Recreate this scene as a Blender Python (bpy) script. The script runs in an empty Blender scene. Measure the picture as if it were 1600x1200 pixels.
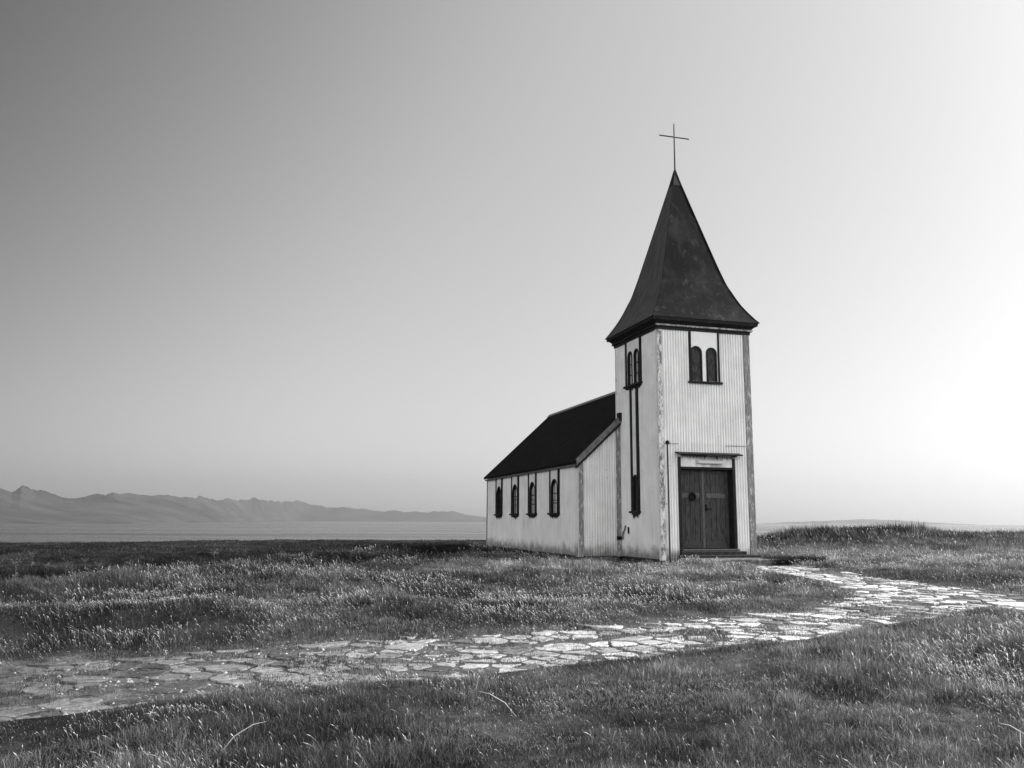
import bpy, bmesh, math, random
import numpy as np
from mathutils import Vector, Matrix

random.seed(7)
RNG = np.random.default_rng(7)
SC = bpy.context.scene
COL = SC.collection
R = math.radians

# ------------------------------------------------------------------ camera
F_PX = 1345.94                      # focal length in pixels of a 1600 px wide frame
PITCH, ROLL, CAM_Z = 0.1575, 0.0055, 0.9546
cam_d = bpy.data.cameras.new("camera")
cam = bpy.data.objects.new("camera", cam_d)
COL.objects.link(cam)
SC.camera = cam
cam_d.sensor_width = 36.0
cam_d.lens = 36.0 * F_PX / 1600.0
cam_d.clip_start = 0.05
cam_d.clip_end = 80000.0
_f = Vector((0, math.cos(PITCH), math.sin(PITCH)))
_u = Vector((0, -math.sin(PITCH), math.cos(PITCH)))
_r = Vector((1, 0, 0))
_r2 = _r * math.cos(ROLL) + _u * math.sin(ROLL)
_u2 = -_r * math.sin(ROLL) + _u * math.cos(ROLL)
cam.matrix_world = Matrix(((_r2.x, _u2.x, -_f.x, 0), (_r2.y, _u2.y, -_f.y, 0),
                           (_r2.z, _u2.z, -_f.z, CAM_Z), (0, 0, 0, 1)))

# ------------------------------------------------------------------ sky and sun
SUN_EL = R(37.0)
SUN_AZ = math.atan2(0.955, 0.270)            # from +Y towards +X
sun_dir = Vector((math.sin(SUN_AZ) * math.cos(SUN_EL), math.cos(SUN_AZ) * math.cos(SUN_EL), math.sin(SUN_EL)))
world = bpy.data.worlds.new("World")
SC.world = world
world.use_nodes = True
wn, wl = world.node_tree.nodes, world.node_tree.links
wn.clear()
w_out = wn.new("ShaderNodeOutputWorld")
w_bg = wn.new("ShaderNodeBackground")
w_bg.inputs[1].default_value = 0.11
sky = wn.new("ShaderNodeTexSky")
sky.sky_type = 'NISHITA'
sky.sun_disc = False
sky.sun_elevation = SUN_EL
sky.sun_rotation = SUN_AZ
sky.altitude = 20
sky.dust_density = 2.0
# black and white film behind a red filter: keep the red channel of the sky only
sep = wn.new("ShaderNodeSeparateColor")
wl.new(sky.outputs[0], sep.inputs[0])
# a veil of thin haze that is denser towards the sun side of the sky
geo = wn.new("ShaderNodeTexCoord")
dotn = wn.new("ShaderNodeVectorMath"); dotn.operation = 'DOT_PRODUCT'
wl.new(geo.outputs['Generated'], dotn.inputs[0])
dotn.inputs[1].default_value = (0.84, 0.20, -0.50)
veil = wn.new("ShaderNodeMapRange")
veil.interpolation_type = 'SMOOTHSTEP'
veil.inputs[1].default_value = -0.75
veil.inputs[2].default_value = 0.0
veil.inputs[3].default_value = 0.18
veil.inputs[4].default_value = 1.31
wl.new(dotn.outputs['Value'], veil.inputs[0])
mul = wn.new("ShaderNodeMath"); mul.operation = 'MULTIPLY'
powr = wn.new("ShaderNodeMath"); powr.operation = 'POWER'
wl.new(sep.outputs[0], powr.inputs[0]); powr.inputs[1].default_value = 0.6
gain = wn.new("ShaderNodeMath"); gain.operation = 'MULTIPLY'
wl.new(powr.outputs[0], gain.inputs[0]); gain.inputs[1].default_value = 1.44
wl.new(gain.outputs[0], mul.inputs[0]); wl.new(veil.outputs[0], mul.inputs[1])
# an added unseen glow low behind the camera, put in to fill the walls
dot2 = wn.new("ShaderNodeVectorMath"); dot2.operation = 'DOT_PRODUCT'
wl.new(geo.outputs['Generated'], dot2.inputs[0])
dot2.inputs[1].default_value = (-0.16, -0.98, 0.12)
fill_glow = wn.new("ShaderNodeMapRange"); fill_glow.interpolation_type = 'SMOOTHSTEP'
fill_glow.inputs[1].default_value = 0.0
fill_glow.inputs[2].default_value = 0.75
fill_glow.inputs[3].default_value = 0.0
fill_glow.inputs[4].default_value = 19.0
wl.new(dot2.outputs['Value'], fill_glow.inputs[0])
tot = wn.new("ShaderNodeMath"); tot.operation = 'ADD'
szs = wn.new("ShaderNodeSeparateXYZ"); wl.new(geo.outputs['Generated'], szs.inputs[0])
lowb = wn.new("ShaderNodeMapRange"); lowb.interpolation_type = 'SMOOTHSTEP'
for i_, v_ in enumerate((0.12, 0.62, 1.0, 0.0)): lowb.inputs[i_ + 1].default_value = v_
wl.new(szs.outputs[2], lowb.inputs[0])
low_fill = wn.new("ShaderNodeMath"); low_fill.operation = 'MULTIPLY'
wl.new(fill_glow.outputs[0], low_fill.inputs[0]); wl.new(lowb.outputs[0], low_fill.inputs[1])
wl.new(mul.outputs[0], tot.inputs[0]); wl.new(low_fill.outputs[0], tot.inputs[1])
comb = wn.new("ShaderNodeCombineColor")
for i in range(3): wl.new(tot.outputs[0], comb.inputs[i])
wl.new(comb.outputs[0], w_bg.inputs[0])
wl.new(w_bg.outputs[0], w_out.inputs[0])

sd = bpy.data.lights.new("sun", 'SUN')
sd.energy = 5.0
sd.angle = R(0.5)
sd.color = (1.0, 1.0, 1.0)
sun = bpy.data.objects.new("sun", sd)
COL.objects.link(sun)
sun.rotation_mode = 'QUATERNION'
sun.rotation_quaternion = sun_dir.to_track_quat('Z', 'Y')
sun.location = (30, 10, 40)

SC.view_settings.view_transform = 'Standard'
SC.view_settings.look = 'None'
SC.view_settings.exposure = 0.85
SC.view_settings.gamma = 1.0
SC.cycles.use_denoising = True
SC.cycles.max_bounces = 8
SC.cycles.transparent_max_bounces = 8

# ------------------------------------------------------------------ helpers
def g3(v): return (v, v, v, 1.0)

class Mat:
    """small builder for grey procedural materials"""
    def __init__(s, name, base=0.5, rough=0.7, spec=0.3):
        s.m = bpy.data.materials.new(name); s.m.use_nodes = True
        s.n, s.l = s.m.node_tree.nodes, s.m.node_tree.links
        s.b = s.n['Principled BSDF']
        s.b.inputs['Base Color'].default_value = g3(base)
        s.b.inputs['Roughness'].default_value = rough
        s.b.inputs['Specular IOR Level'].default_value = spec
        s.tc = s.n.new('ShaderNodeTexCoord')
        s.val = None; s.base = base
    def noise(s, scale, detail=4, stretch=(1, 1, 1), rough=0.55):
        mp = s.n.new('ShaderNodeMapping'); mp.inputs['Scale'].default_value = stretch
        s.l.new(s.tc.outputs['Object'], mp.inputs[0])
        t = s.n.new('ShaderNodeTexNoise'); t.inputs['Scale'].default_value = scale
        t.inputs['Detail'].default_value = detail; t.inputs['Roughness'].default_value = rough
        s.l.new(mp.outputs[0], t.inputs['Vector'])
        return t.outputs['Fac']
    def ramp(s, src, a, b, lo, hi, smooth=False):
        r = s.n.new('ShaderNodeMapRange'); r.clamp = True
        if smooth: r.interpolation_type = 'SMOOTHSTEP'
        for i, v in enumerate((a, b, lo, hi)): r.inputs[i + 1].default_value = v
        s.l.new(src, r.inputs[0]); return r.outputs[0]
    def op(s, kind, a, b):
        r = s.n.new('ShaderNodeMath'); r.operation = kind
        for i, v in enumerate((a, b)):
            if isinstance(v, (int, float)): r.inputs[i].default_value = v
            else: s.l.new(v, r.inputs[i])
        return r.outputs[0]
    def mixv(s, fac, a, b):
        r = s.n.new('ShaderNodeMix'); r.data_type = 'FLOAT'
        s.l.new(fac, r.inputs[0])
        for i, v in ((2, a), (3, b)):
            if isinstance(v, (int, float)): r.inputs[i].default_value = v
            else: s.l.new(v, r.inputs[i])
        return r.outputs[0]
    def attr(s, name):
        a = s.n.new('ShaderNodeAttribute'); a.attribute_name = name
        return a.outputs['Fac']
    def axis(s, k):
        x = s.n.new('ShaderNodeSeparateXYZ'); s.l.new(s.tc.outputs['Object'], x.inputs[0]); return x.outputs[k]
    def colour(s, v):
        c = s.n.new('ShaderNodeCombineColor')
        for i in range(3): s.l.new(v, c.inputs[i])
        s.l.new(c.outputs[0], s.b.inputs['Base Color']); return c.outputs[0]
    def bump(s, h, strength=0.3, dist=0.01):
        b = s.n.new('ShaderNodeBump'); b.inputs['Strength'].default_value = strength
        b.inputs['Distance'].default_value = dist
        s.l.new(h, b.inputs['Height']); s.l.new(b.outputs[0], s.b.inputs['Normal'])

def mat_simple(name, lo, hi, scale=6, rough=0.7, spec=0.3, stretch=(1, 1, 1), bump=0.0, detail=5):
    m = Mat(name, hi, rough, spec)
    n = m.noise(scale, detail, stretch)
    m.colour(m.ramp(n, 0.3, 0.7, lo, hi))
    if bump: m.bump(n, bump, 0.01)
    return m.m

def mat_sheet(name, base, seed=0.0):
    """painted corrugated iron: dull white paint, grime film, specks of rust, splash stains at the foot"""
    m = Mat(name, base, 0.55, 0.25)
    v = m.ramp(m.noise(1.7, 6), 0.3, 0.7, base * 0.86, base * 1.04)
    streak = m.ramp(m.noise(3.0, 4, (6, 6, 0.25)), 0.35, 0.75, 1.0, 0.83)
    v = m.op('MULTIPLY', v, streak)
    v = m.op('MULTIPLY', v, m.ramp(m.attr('dirt'), 0.35, 1.0, 1.06, 0.66 if name.startswith('white') else 0.9))   # furrow dirt plus painted furrow shade, stronger on the front wall
    spk = m.ramp(m.noise(9.0, 3), 0.70, 0.76, 1.0, 0.35)
    v = m.op('MULTIPLY', v, spk)
    v = m.op('MULTIPLY', v, m.ramp(m.noise(4.0, 5, (5, 5, 0.16), 0.6), 0.62, 0.72, 1.0, 0.70))     # rust runs
    z = m.axis(2)
    edge = m.op('ADD', z, m.op('MULTIPLY', m.noise(3.2, 8, (1, 1, 0.8), 0.65), -0.75))
    stain = m.ramp(edge, -0.36, 0.02, 0.30, 1.0, True)
    v = m.op('MULTIPLY', v, stain)
    m.colour(v)
    return m.m

def mat_flaking(name, hi, lo, cut, scale=9):
    """old corner boards: white paint flaking off grey weathered wood"""
    m = Mat(name, hi, 0.75, 0.2)
    n = m.noise(scale * 1.9, 8, (1, 1, 0.3), 0.7)
    fac = m.ramp(n, cut - 0.06, cut + 0.06, 0.0, 1.0)
    wood = m.ramp(m.noise(14, 4, (2, 2, 0.3)), 0.3, 0.7, lo * 0.5, lo * 1.3)
    m.colour(m.mixv(fac, wood, hi)); m.bump(n, 0.4, 0.01)
    return m.m

M = {}
M['sheet'] = mat_sheet('white_painted_iron', 0.84)  # front wall lifted in colour for the brighter sky it faces
M['sheet_dim'] = mat_sheet('dim_painted_iron', 0.76)
M['panel'] = mat_simple('white_board', 0.68, 0.80, 4, 0.5)
M['lintel'] = mat_simple('stained_white_board', 0.30, 0.74, 5, 0.6, 0.2, (1.2, 1, 0.3))
M['trim'] = mat_simple('black_paint', 0.007, 0.020, 8, 0.6, 0.12)
M['flake'] = mat_flaking('flaking_white_paint', 0.66, 0.16, 0.49)
M['flake_grey'] = mat_flaking('bare_grey_board', 0.62, 0.22, 0.60)
M['flake_left'] = mat_flaking('thin_white_paint', 0.72, 0.30, 0.40)
M['roof'] = mat_simple('black_roof_sheet', 0.006, 0.014, 3, 0.8, 0.03, (1, 1, 1))
M['ridge'] = mat_simple('grey_flashing', 0.10, 0.20, 7, 0.5, 0.3)
M['barge'] = mat_simple('grey_bargeboard', 0.07, 0.20, 9, 0.7, 0.2)
M['shutter'] = mat_simple('dark_shutter_wood', 0.008, 0.06, 13, 0.7, 0.2, (1.5, 1.5, 0.5))
M['door'] = mat_simple('dark_stained_door', 0.014, 0.075, 16, 0.6, 0.15, (2.5, 2.5, 0.35))
M['door_worn'] = mat_simple('worn_door_rail', 0.05, 0.11, 16, 0.55, 0.2, (0.5, 2, 2))
M['metal'] = mat_simple('dark_metal', 0.004, 0.010, 10, 0.6, 0.08)
M['lamp'] = mat_simple('grey_lamp_cover', 0.50, 0.66, 12, 0.4, 0.4, (0.4, 1, 6))
M['step'] = mat_simple('dark_concrete', 0.018, 0.05, 12, 0.9, 0.1, bump=0.4)
M['slab'] = mat_simple('worn_stone', 0.05, 0.16, 9, 0.85, 0.2, bump=0.5)
M['cornice_light'] = mat_simple('peeling_cornice', 0.05, 0.45, 14, 0.7, 0.2)
M['grey_pane'] = mat_simple('opaque_grey_pane', 0.34, 0.52, 3, 0.25, 0.4)  # opaque pale grey fill for the tower's left panes
M['inside'] = mat_simple('interior_boards', 0.10, 0.18, 5, 0.7)
M['cross'] = mat_simple('iron_cross', 0.02, 0.035, 10, 0.5)
# spire: dark paint, the weather (front) side blotched with worn scratches, the lee side faded evenly
ms = Mat('spire_front_paint', 0.035, 0.75, 0.04)
blot = ms.ramp(ms.noise(1.6, 8, (1, 1, 0.7), 0.65), 0.47, 0.72, 0.005, 0.022)
scr = ms.ramp(ms.noise(7.0, 8, (1, 1, 0.35), 0.72), 0.54, 0.70, 0.0, 0.055)
low = ms.ramp(ms.noise(0.9, 2), 0.40, 0.60, 0.15, 1.0)
ms.colour(ms.op('ADD', blot, ms.op('MULTIPLY', scr, low)))
M['spire'] = ms.m
M['spire_side'] = mat_simple('spire_faded_paint', 0.050, 0.095, 4.0, 0.7, 0.10, (1.5, 1.5, 0.25))
gm = bpy.data.materials.new('window_glass'); gm.use_nodes = True
gn, gl = gm.node_tree.nodes, gm.node_tree.links
gn.clear()
o_ = gn.new('ShaderNodeOutputMaterial'); mx = gn.new('ShaderNodeMixShader')
tr = gn.new('ShaderNodeBsdfTransparent'); gs = gn.new('ShaderNodeBsdfGlossy'); fr = gn.new('ShaderNodeFresnel')
tr.inputs[0].default_value = g3(0.95); gs.inputs['Roughness'].default_value = 0.03; fr.inputs[0].default_value = 1.75
gl.new(fr.outputs[0], mx.inputs[0]); gl.new(tr.outputs[0], mx.inputs[1]); gl.new(gs.outputs[0], mx.inputs[2]); gl.new(mx.outputs[0], o_.inputs[0])
M['glass'] = gm

def tag(o, label=None, cat=None, group=None, kind=None):
    for k, v in (('label', label), ('category', cat), ('group', group), ('kind', kind)):
        if v: o[k] = v
    return o

def empty(name, loc, rz=0.0):
    o = bpy.data.objects.new(name, None); COL.objects.link(o)
    o.location = loc; o.rotation_euler = (0, 0, rz); o.empty_display_size = 0.3
    return o

class MB:
    """collects shapes and links them as ONE mesh object"""
    def __init__(s): s.v, s.f, s.mi = [], [], []
    def add(s, vs, fs, mi=0):
        o = len(s.v); s.v += [tuple(map(float, p)) for p in vs]
        s.f += [[i + o for i in f] for f in fs]; s.mi += [mi] * len(fs); return s
    def box(s, x0, x1, y0, y1, z0, z1, mi=0):
        v = [(x0, y0, z0), (x1, y0, z0), (x1, y1, z0), (x0, y1, z0), (x0, y0, z1), (x1, y0, z1), (x1, y1, z1), (x0, y1, z1)]
        return s.add(v, [(3, 2, 1, 0), (4, 5, 6, 7), (0, 1, 5, 4), (1, 2, 6, 5), (2, 3, 7, 6), (3, 0, 4, 7)], mi)
    def fbox(s, T, a0, a1, o0, o1, z0, z1, mi=0):
        """box in a wall frame: a along the wall, o outwards, z up"""
        v = [T(a, o, z) for z in (z0, z1) for a, o in ((a0, o0), (a1, o0), (a1, o1), (a0, o1))]
        return s.add(v, [(3, 2, 1, 0), (4, 5, 6, 7), (0, 1, 5, 4), (1, 2, 6, 5), (2, 3, 7, 6), (3, 0, 4, 7)], mi)
    def tube(s, pts, rad, n=8, mi=0):
        pts = [Vector(p) for p in pts]
        rads = rad if isinstance(rad, (list, tuple)) else [rad] * len(pts)
        o = []
        for i, p in enumerate(pts):
            d = (pts[min(i + 1, len(pts) - 1)] - pts[max(i - 1, 0)]).normalized()
            a = d.orthogonal().normalized() if abs(d.z) < 0.9 else Vector((1, 0, 0)).cross(d).normalized()
            b = d.cross(a)
            o += [p + (a * math.cos(2 * math.pi * k / n) + b * math.sin(2 * math.pi * k / n)) * rads[i] for k in range(n)]
        fs = [(i * n + k, i * n + (k + 1) % n, (i + 1) * n + (k + 1) % n, (i + 1) * n + k) for i in range(len(pts) - 1) for k in range(n)]
        fs += [tuple(range(n))[::-1], tuple(range((len(pts) - 1) * n, len(pts) * n))]
        return s.add(o, fs, mi)
    def build(s, name, mats, parent=None, bevel=0.0, smooth=False):
        me = bpy.data.meshes.new(name); me.from_pydata(s.v, [], s.f)
        for m in (mats if isinstance(mats, (list, tuple)) else [mats]): me.materials.append(m)
        me.polygons.foreach_set('material_index', s.mi)
        bm = bmesh.new(); bm.from_mesh(me); bmesh.ops.recalc_face_normals(bm, faces=bm.faces[:])
        if bevel: bmesh.ops.bevel(bm, geom=bm.edges[:], offset=bevel, segments=1, affect='EDGES', clamp_overlap=True)
        bm.to_mesh(me); bm.free()
        if smooth: me.polygons.foreach_set('use_smooth', [True] * len(me.polygons))
        me.update()
        if hasattr(s, 'dirt'):
            a = me.attributes.new('dirt', 'FLOAT', 'POINT'); a.data.foreach_set('value', np.array(s.dirt, np.float32))
        ob = bpy.data.objects.new(name, me); COL.objects.link(ob)
        if parent: ob.parent = parent
        return ob

def hash2(ix, iy, seed):
    h = (ix.astype(np.int64) * 374761393 + iy.astype(np.int64) * 668265263 + seed * 974711) & 0x7fffffff
    h = ((h ^ (h >> 13)) * 1274126177) & 0x7fffffff
    h = (h ^ (h >> 16)) & 0xffffff
    return h / float(0xffffff)
def vnoise(x, y, seed=0):
    ix, iy = np.floor(x), np.floor(y); fx, fy = x - ix, y - iy
    fx, fy = fx * fx * (3 - 2 * fx), fy * fy * (3 - 2 * fy)
    a, b = hash2(ix, iy, seed), hash2(ix + 1, iy, seed)
    c, d = hash2(ix, iy + 1, seed), hash2(ix + 1, iy + 1, seed)
    return (a * (1 - fx) + b * fx) * (1 - fy) + (c * (1 - fx) + d * fx) * fy
def fbm(x, y, seed=0, oct=4, gain=0.5):
    s, a, t = 0.0, 1.0, 0.0
    for k in range(oct):
        s = s + a * vnoise(x * 2 ** k + 17.3 * k, y * 2 ** k - 9.1 * k, seed + k); t += a; a *= gain
    return s / t
def sstep(a, b, x):
    t = np.clip((x - a) / (b - a), 0, 1); return t * t * (3 - 2 * t)

# ------------------------------------------------------------------ lie of the land (x right, y away, metres; the church foot is z = 0)
CH_X, CH_Y, CH_RZ = 3.838, 22.30, 0.2834
CC, CS = math.cos(CH_RZ), math.sin(CH_RZ)
def to_church(x, y):
    dx, dy = x - CH_X, y - CH_Y
    return dx * CC + dy * CS, -dx * CS + dy * CC
PATH = np.array([(-6.49, 8.08), (-5.81, 8.6), (-5.15, 9.04), (-4.35, 9.4), (-3.53, 9.9), (-2.58, 10.33), (-1.53, 10.76), (-0.38, 11.17), (0.86, 11.73), (1.77, 12.14), (2.75, 12.62), (3.81, 13.15), (4.87, 14.0), (5.75, 14.95), (6.16, 15.84), (6.28, 16.92), (6.05, 18.04), (5.63, 19.29), (5.49, 20.57), (6.14, 21.82), (7.0, 22.02), (7.36, 20.18), (7.76, 18.68), (8.1, 17.67), (8.51, 16.72), (8.95, 15.42), (9.45, 14.18), (11.0, 12.0), (9.9, 10.5), (8.7, 11.3), (7.75, 12.5), (6.8, 12.89), (6.09, 12.4), (5.28, 11.62), (4.4, 11.09), (3.41, 10.52), (2.57, 10.16), (1.75, 9.68), (1.01, 9.31), (0.34, 8.97), (-0.29, 8.69), (-0.87, 8.32), (-1.41, 8.03), (-1.91, 7.76), (-2.4, 7.55), (-2.84, 7.31), (-3.45, 6.98), (-3.82, 6.78), (-4.51, 6.41), (-4.91, 6.19)])
def seg_dist(x, y, poly):
    best = np.full(x.shape, 1e9); inside = np.zeros(x.shape, bool)
    n = len(poly)
    for i in range(n):
        ax, ay = poly[i]; bx, by = poly[(i + 1) % n]
        dx, dy = bx - ax, by - ay
        t = np.clip(((x - ax) * dx + (y - ay) * dy) / (dx * dx + dy * dy + 1e-12), 0, 1)
        best = np.minimum(best, np.hypot(x - ax - t * dx, y - ay - t * dy))
        c = ((ay > y) != (by > y)) & (x < (bx - ax) * (y - ay) / (by - ay + 1e-12) + ax)
        inside ^= c
    return np.where(inside, -best, best)
YS = np.array([-200, 0, 6, 9, 12, 15, 18, 21, 24, 30, 60, 400.0])
ZS = np.array([-0.60, -0.56, -0.50, -0.45, -0.36, -0.24, -0.12, -0.03, 0.0, -0.01, -0.12, -0.3])
def coast(x):
    return 50.0 + 0.10 * x + 3.0 * (fbm(x * 0.06, x * 0 + 3.3, 41, 3) - 0.5) * 2 + np.clip(x - 8, 0, 40) * -0.12
SEA_Z = -18.0
def hollow_y(x): return 17.3 + 2.1 * (np.clip(x, -11.5, -3.0) + 9)
def land_z(x, y, pd=None):
    x = np.asarray(x, float); y = np.asarray(y, float)
    z = np.interp(y, YS, ZS)
    near = sstep(60, 40, np.hypot(x, y))
    # left: a shallow hollow behind the near meadow, then the flat heath
    lf = sstep(-1.5, -5.0, x)
    yb = hollow_y(x)
    z = z - 0.26 * lf * np.exp(-((y - yb) / 2.9) ** 2)
    z = z + 0.10 * lf * np.exp(-((y - yb + 4.2) / 2.4) ** 2) - 0.18 * sstep(-8, -25, x) * sstep(22, 40, y)
    # right: low bank with rough grass before the sea
    mound = np.exp(-((y - 36.0 - 0.10 * (x - 14)) / 4.2) ** 2) * sstep(7.5, 13.5, x)
    z = z + mound * (0.70 + 0.34 * (fbm(x * 0.55, y * 0.4, 5, 3) - 0.5) - 0.045 * np.clip(x - 16, 0, 7))
    # right foreground: rise that overlooks the path
    z = z + 0.22 * np.exp(-(((x - 5.7) / 2.3) ** 2 + ((y - 9.2) / 1.7) ** 2))
    # tussocky surface
    pd_ = path_d(x, y) if pd is None else pd
    pd = pd_
    z = z + near * (0.22 + 0.78 * sstep(-0.2, 1.4, pd_)) * (0.12 * (fbm(x * 0.55, y * 0.55, 11, 3) - 0.5) + 0.11 * (fbm(x * 1.7, y * 1.7, 12, 3) - 0.5) + 0.05 * (fbm(x * 4.3, y * 4.3, 13, 2) - 0.5) * sstep(-0.1, 0.5, pd_))
    # level round the church
    u, v = to_church(x, y)
    du = np.maximum(np.maximum(-1.5 - u, u - 4.2), 0); dv = np.maximum(np.maximum(-0.35 - v, v - 13.0), 0)
    k = sstep(1.5, 0.0, np.hypot(du, dv)); z = z * (1 - k) + (-0.135) * k
    if pd is None: pd = path_d(x, y)
    z = z - 0.085 * sstep(0.45, -0.25, pd)
    z = z + 0.09 * sstep(0.15, 0.45, pd) * sstep(1.6, 0.7, pd) * sstep(0.3, -0.3, y - 9.35 - 0.5 * x) * sstep(3.2, 5.0, x) * sstep(7.2, 6.2, x) * (y > 6)
    # worn ledge on the far left side of the path
    z = z + 0.27 * sstep(-2.6, -4.2, x) * sstep(0.75, 1.05, pd + 0.5 * (fbm(x * 1.1, y * 1.1, 19, 2) - 0.5)) * sstep(3.4, 1.6, pd) * (y > 8.3)
    # cliff down to the sea
    e = y - coast(x)
    e = np.maximum(e, np.abs(x) - 190); e = np.maximum(e, -120 - y)
    z = z - np.where(e > 0, np.minimum(e * 0.75, 30.0), 0) - 0.25 * sstep(-6, 0, e)
    return z
def path_d(x, y):
    x = np.asarray(x, float); y = np.asarray(y, float)
    d = np.full(x.shape, 30.0)
    m = (y > 2) & (y < 26) & (np.abs(x) < 22)
    if m.any(): d[m] = seg_dist(x[m], y[m], PATH) + 0.16 * (fbm(x[m] * 1.6, y[m] * 1.6, 77, 2) - 0.5) * 2
    return d

# ------------------------------------------------------------------ ground sheet
def zone(X, Y, pd):
    """height of the growth and its tone at a place"""
    cl = fbm(X * 0.9, Y * 0.9, 51, 3); cl2 = fbm(X * 3.1, Y * 3.1, 52, 2)
    h = 0.044 + 0.070 * sstep(0.36, 0.70, cl) + 0.09 * sstep(0.45, 0.75, cl2) * sstep(0.25, 0.55, cl)
    h = h * (0.58 + 0.42 * sstep(0.05, 1.5, pd))
    far = sstep(24, 32, Y)
    h = h * (1 - 0.25 * far)
    md = np.exp(-((Y - 36.0 - 0.10 * (X - 14)) / 4.6) ** 2) * sstep(7.0, 12.5, X)
    h = h + md * (0.07 + 0.24 * sstep(0.35, 0.75, fbm(X * 0.7, Y * 0.6, 55, 3)))
    heath = sstep(-2.0, -4.5, X - np.clip((Y - 25) * 0.6, 0, 7)) * sstep(-2.6, -1.2, Y - hollow_y(X) + 0.9 * (fbm(X * 0.8, Y * 0.8, 44, 2) - 0.5))  # heath stretched towards the nave to darken its shadow area
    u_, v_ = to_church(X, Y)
    church_shade = sstep(-11.0, -5.0, u_) * sstep(-0.9, -1.6, u_) * sstep(1.5, 5.0, v_) * sstep(17, 13, v_)  # patch left of the nave where its cast shadow falls, painted darker below
    h = h + 0.07 * church_shade
    hollow = heath * np.exp(-((Y - hollow_y(X) + 0.2) / 2.6) ** 2)
    h = h * (1 - 0.30 * heath) + 0.09 * hollow
    t = 0.068 + 0.052 * (fbm(X * 0.35, Y * 0.35, 57, 3) - 0.5) * 2
    t = t * np.exp(1.9 * (cl2 - 0.5) + 1.6 * (fbm(X * 0.85, Y * 1.1, 58, 3) - 0.5))
    dry = np.exp(-((X - 1.5) / 3.6) ** 2 - ((Y - 18.5) / 2.6) ** 2)
    t = t * (1.12 + 0.70 * dry) + 0.060 * sstep(5, 9, X) * sstep(22, 25, Y) * sstep(33, 29, Y)
    t = t * (1 - 0.33 * heath) * (1 - 0.72 * hollow) * (1 - 0.66 * church_shade) * (1 - 0.60 * md)  # church shade painted into the tone: shadow patch, hollow strip, heath by the nave
    t = t * np.interp(X, [-10, -5, -2.5, 2, 8], [0.36, 0.41, 0.56, 0.88, 1.0])  # vignetting painted into the grass tone, darker leftwards
    return np.maximum(h, 0.02), np.maximum(t, 0.004), heath, md
def axis_coords(lo, a, b, hi, step, grow=1.18):
    c = list(np.arange(a, b + 1e-6, step)); s = step; x = b
    while x < hi: s *= grow; x += s; c.append(min(x, hi))
    s = step; x = a; l = []
    while x > lo: s *= grow; x -= s; l.append(max(x, lo))
    return np.array(l[::-1] + c)
def grid_mesh(name, X, Y, Z, mat, kind='structure', attrs=None):
    ny, nx = X.shape
    me = bpy.data.meshes.new(name)
    co = np.stack([X, Y, Z], -1).reshape(-1, 3).astype(np.float32)
    idx = np.arange(nx * ny).reshape(ny, nx)
    q = np.stack([idx[:-1, :-1], idx[:-1, 1:], idx[1:, 1:], idx[1:, :-1]], -1).reshape(-1, 4)
    me.vertices.add(len(co)); me.vertices.foreach_set('co', co.ravel())
    me.loops.add(q.size); me.loops.foreach_set('vertex_index', q.ravel().astype(np.int32))
    me.polygons.add(len(q)); me.polygons.foreach_set('loop_start', np.arange(0, q.size, 4, dtype=np.int32))
    me.polygons.foreach_set('use_smooth', np.ones(len(q), bool))
    for k, v in (attrs or {}).items():
        a = me.attributes.new(k, 'FLOAT', 'POINT'); a.data.foreach_set('value', np.asarray(v, np.float32).ravel())
    me.update(calc_edges=True); me.materials.append(mat)
    o = bpy.data.objects.new(name, me); COL.objects.link(o)
    if kind: o['kind'] = kind
    return o
gx = axis_coords(-230, -20, 24, 230, 0.16); gy = axis_coords(-150, 2.0, 30, 62, 0.16, 1.06)
GX, GY = np.meshgrid(gx, gy)
GPD = path_d(GX, GY)
GZ = land_z(GX, GY, GPD)
mg = Mat('meadow_soil', 0.06, 0.95, 0.05)
tone = mg.ramp(mg.noise(0.55, 5), 0.3, 0.7, 0.035, 0.085)
fine = mg.ramp(mg.noise(9.0, 6, rough=0.7), 0.3, 0.7, 0.55, 1.5)
soil = mg.op('MULTIPLY', mg.ramp(mg.noise(4.0, 9, rough=0.75), 0.35, 0.66, 0.03, 0.14), mg.ramp(mg.noise(38.0, 5, rough=0.8), 0.35, 0.65, 0.45, 1.6))
mg.colour(mg.mixv(mg.attr('soil'), mg.op('MULTIPLY', mg.op('MULTIPLY', tone, mg.attr('growth')), fine), soil))
mg.bump(mg.noise(22, 6, rough=0.7), 0.6, 0.03)
grid_mesh('ground', GX, GY, GZ, mg.m, attrs={'soil': sstep(0.30, -0.10, GPD + 0.5 * (fbm(GX * 3.0, GY * 3.0, 15, 3) - 0.5)), 'growth': zone(GX, GY, GPD)[1] / 0.08})  # growth carries the zone tone, painted church shade included

# sea: one sheet out to the horizon
mw = Mat('sea_water', 0.012, 0.18, 0.5)
mw.bump(mw.noise(0.06, 8, (0.45, 1.4, 1), 0.65), 1.0, 3.0)
mw.l.new(mw.ramp(mw.noise(0.004, 5, (0.25, 1.6, 1), 0.6), 0.35, 0.65, 0.08, 0.32), mw.b.inputs['Roughness'])
n_a = 128
rr = np.concatenate([[5, 60, 120, 250], np.geomspace(400, 14000, 24)])
th = np.linspace(0, 2 * math.pi, n_a)
TH, RR = np.meshgrid(th, rr)
grid_mesh('sea', RR * np.sin(TH), RR * np.cos(TH), np.full(TH.shape, SEA_Z), mw.m)

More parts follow.
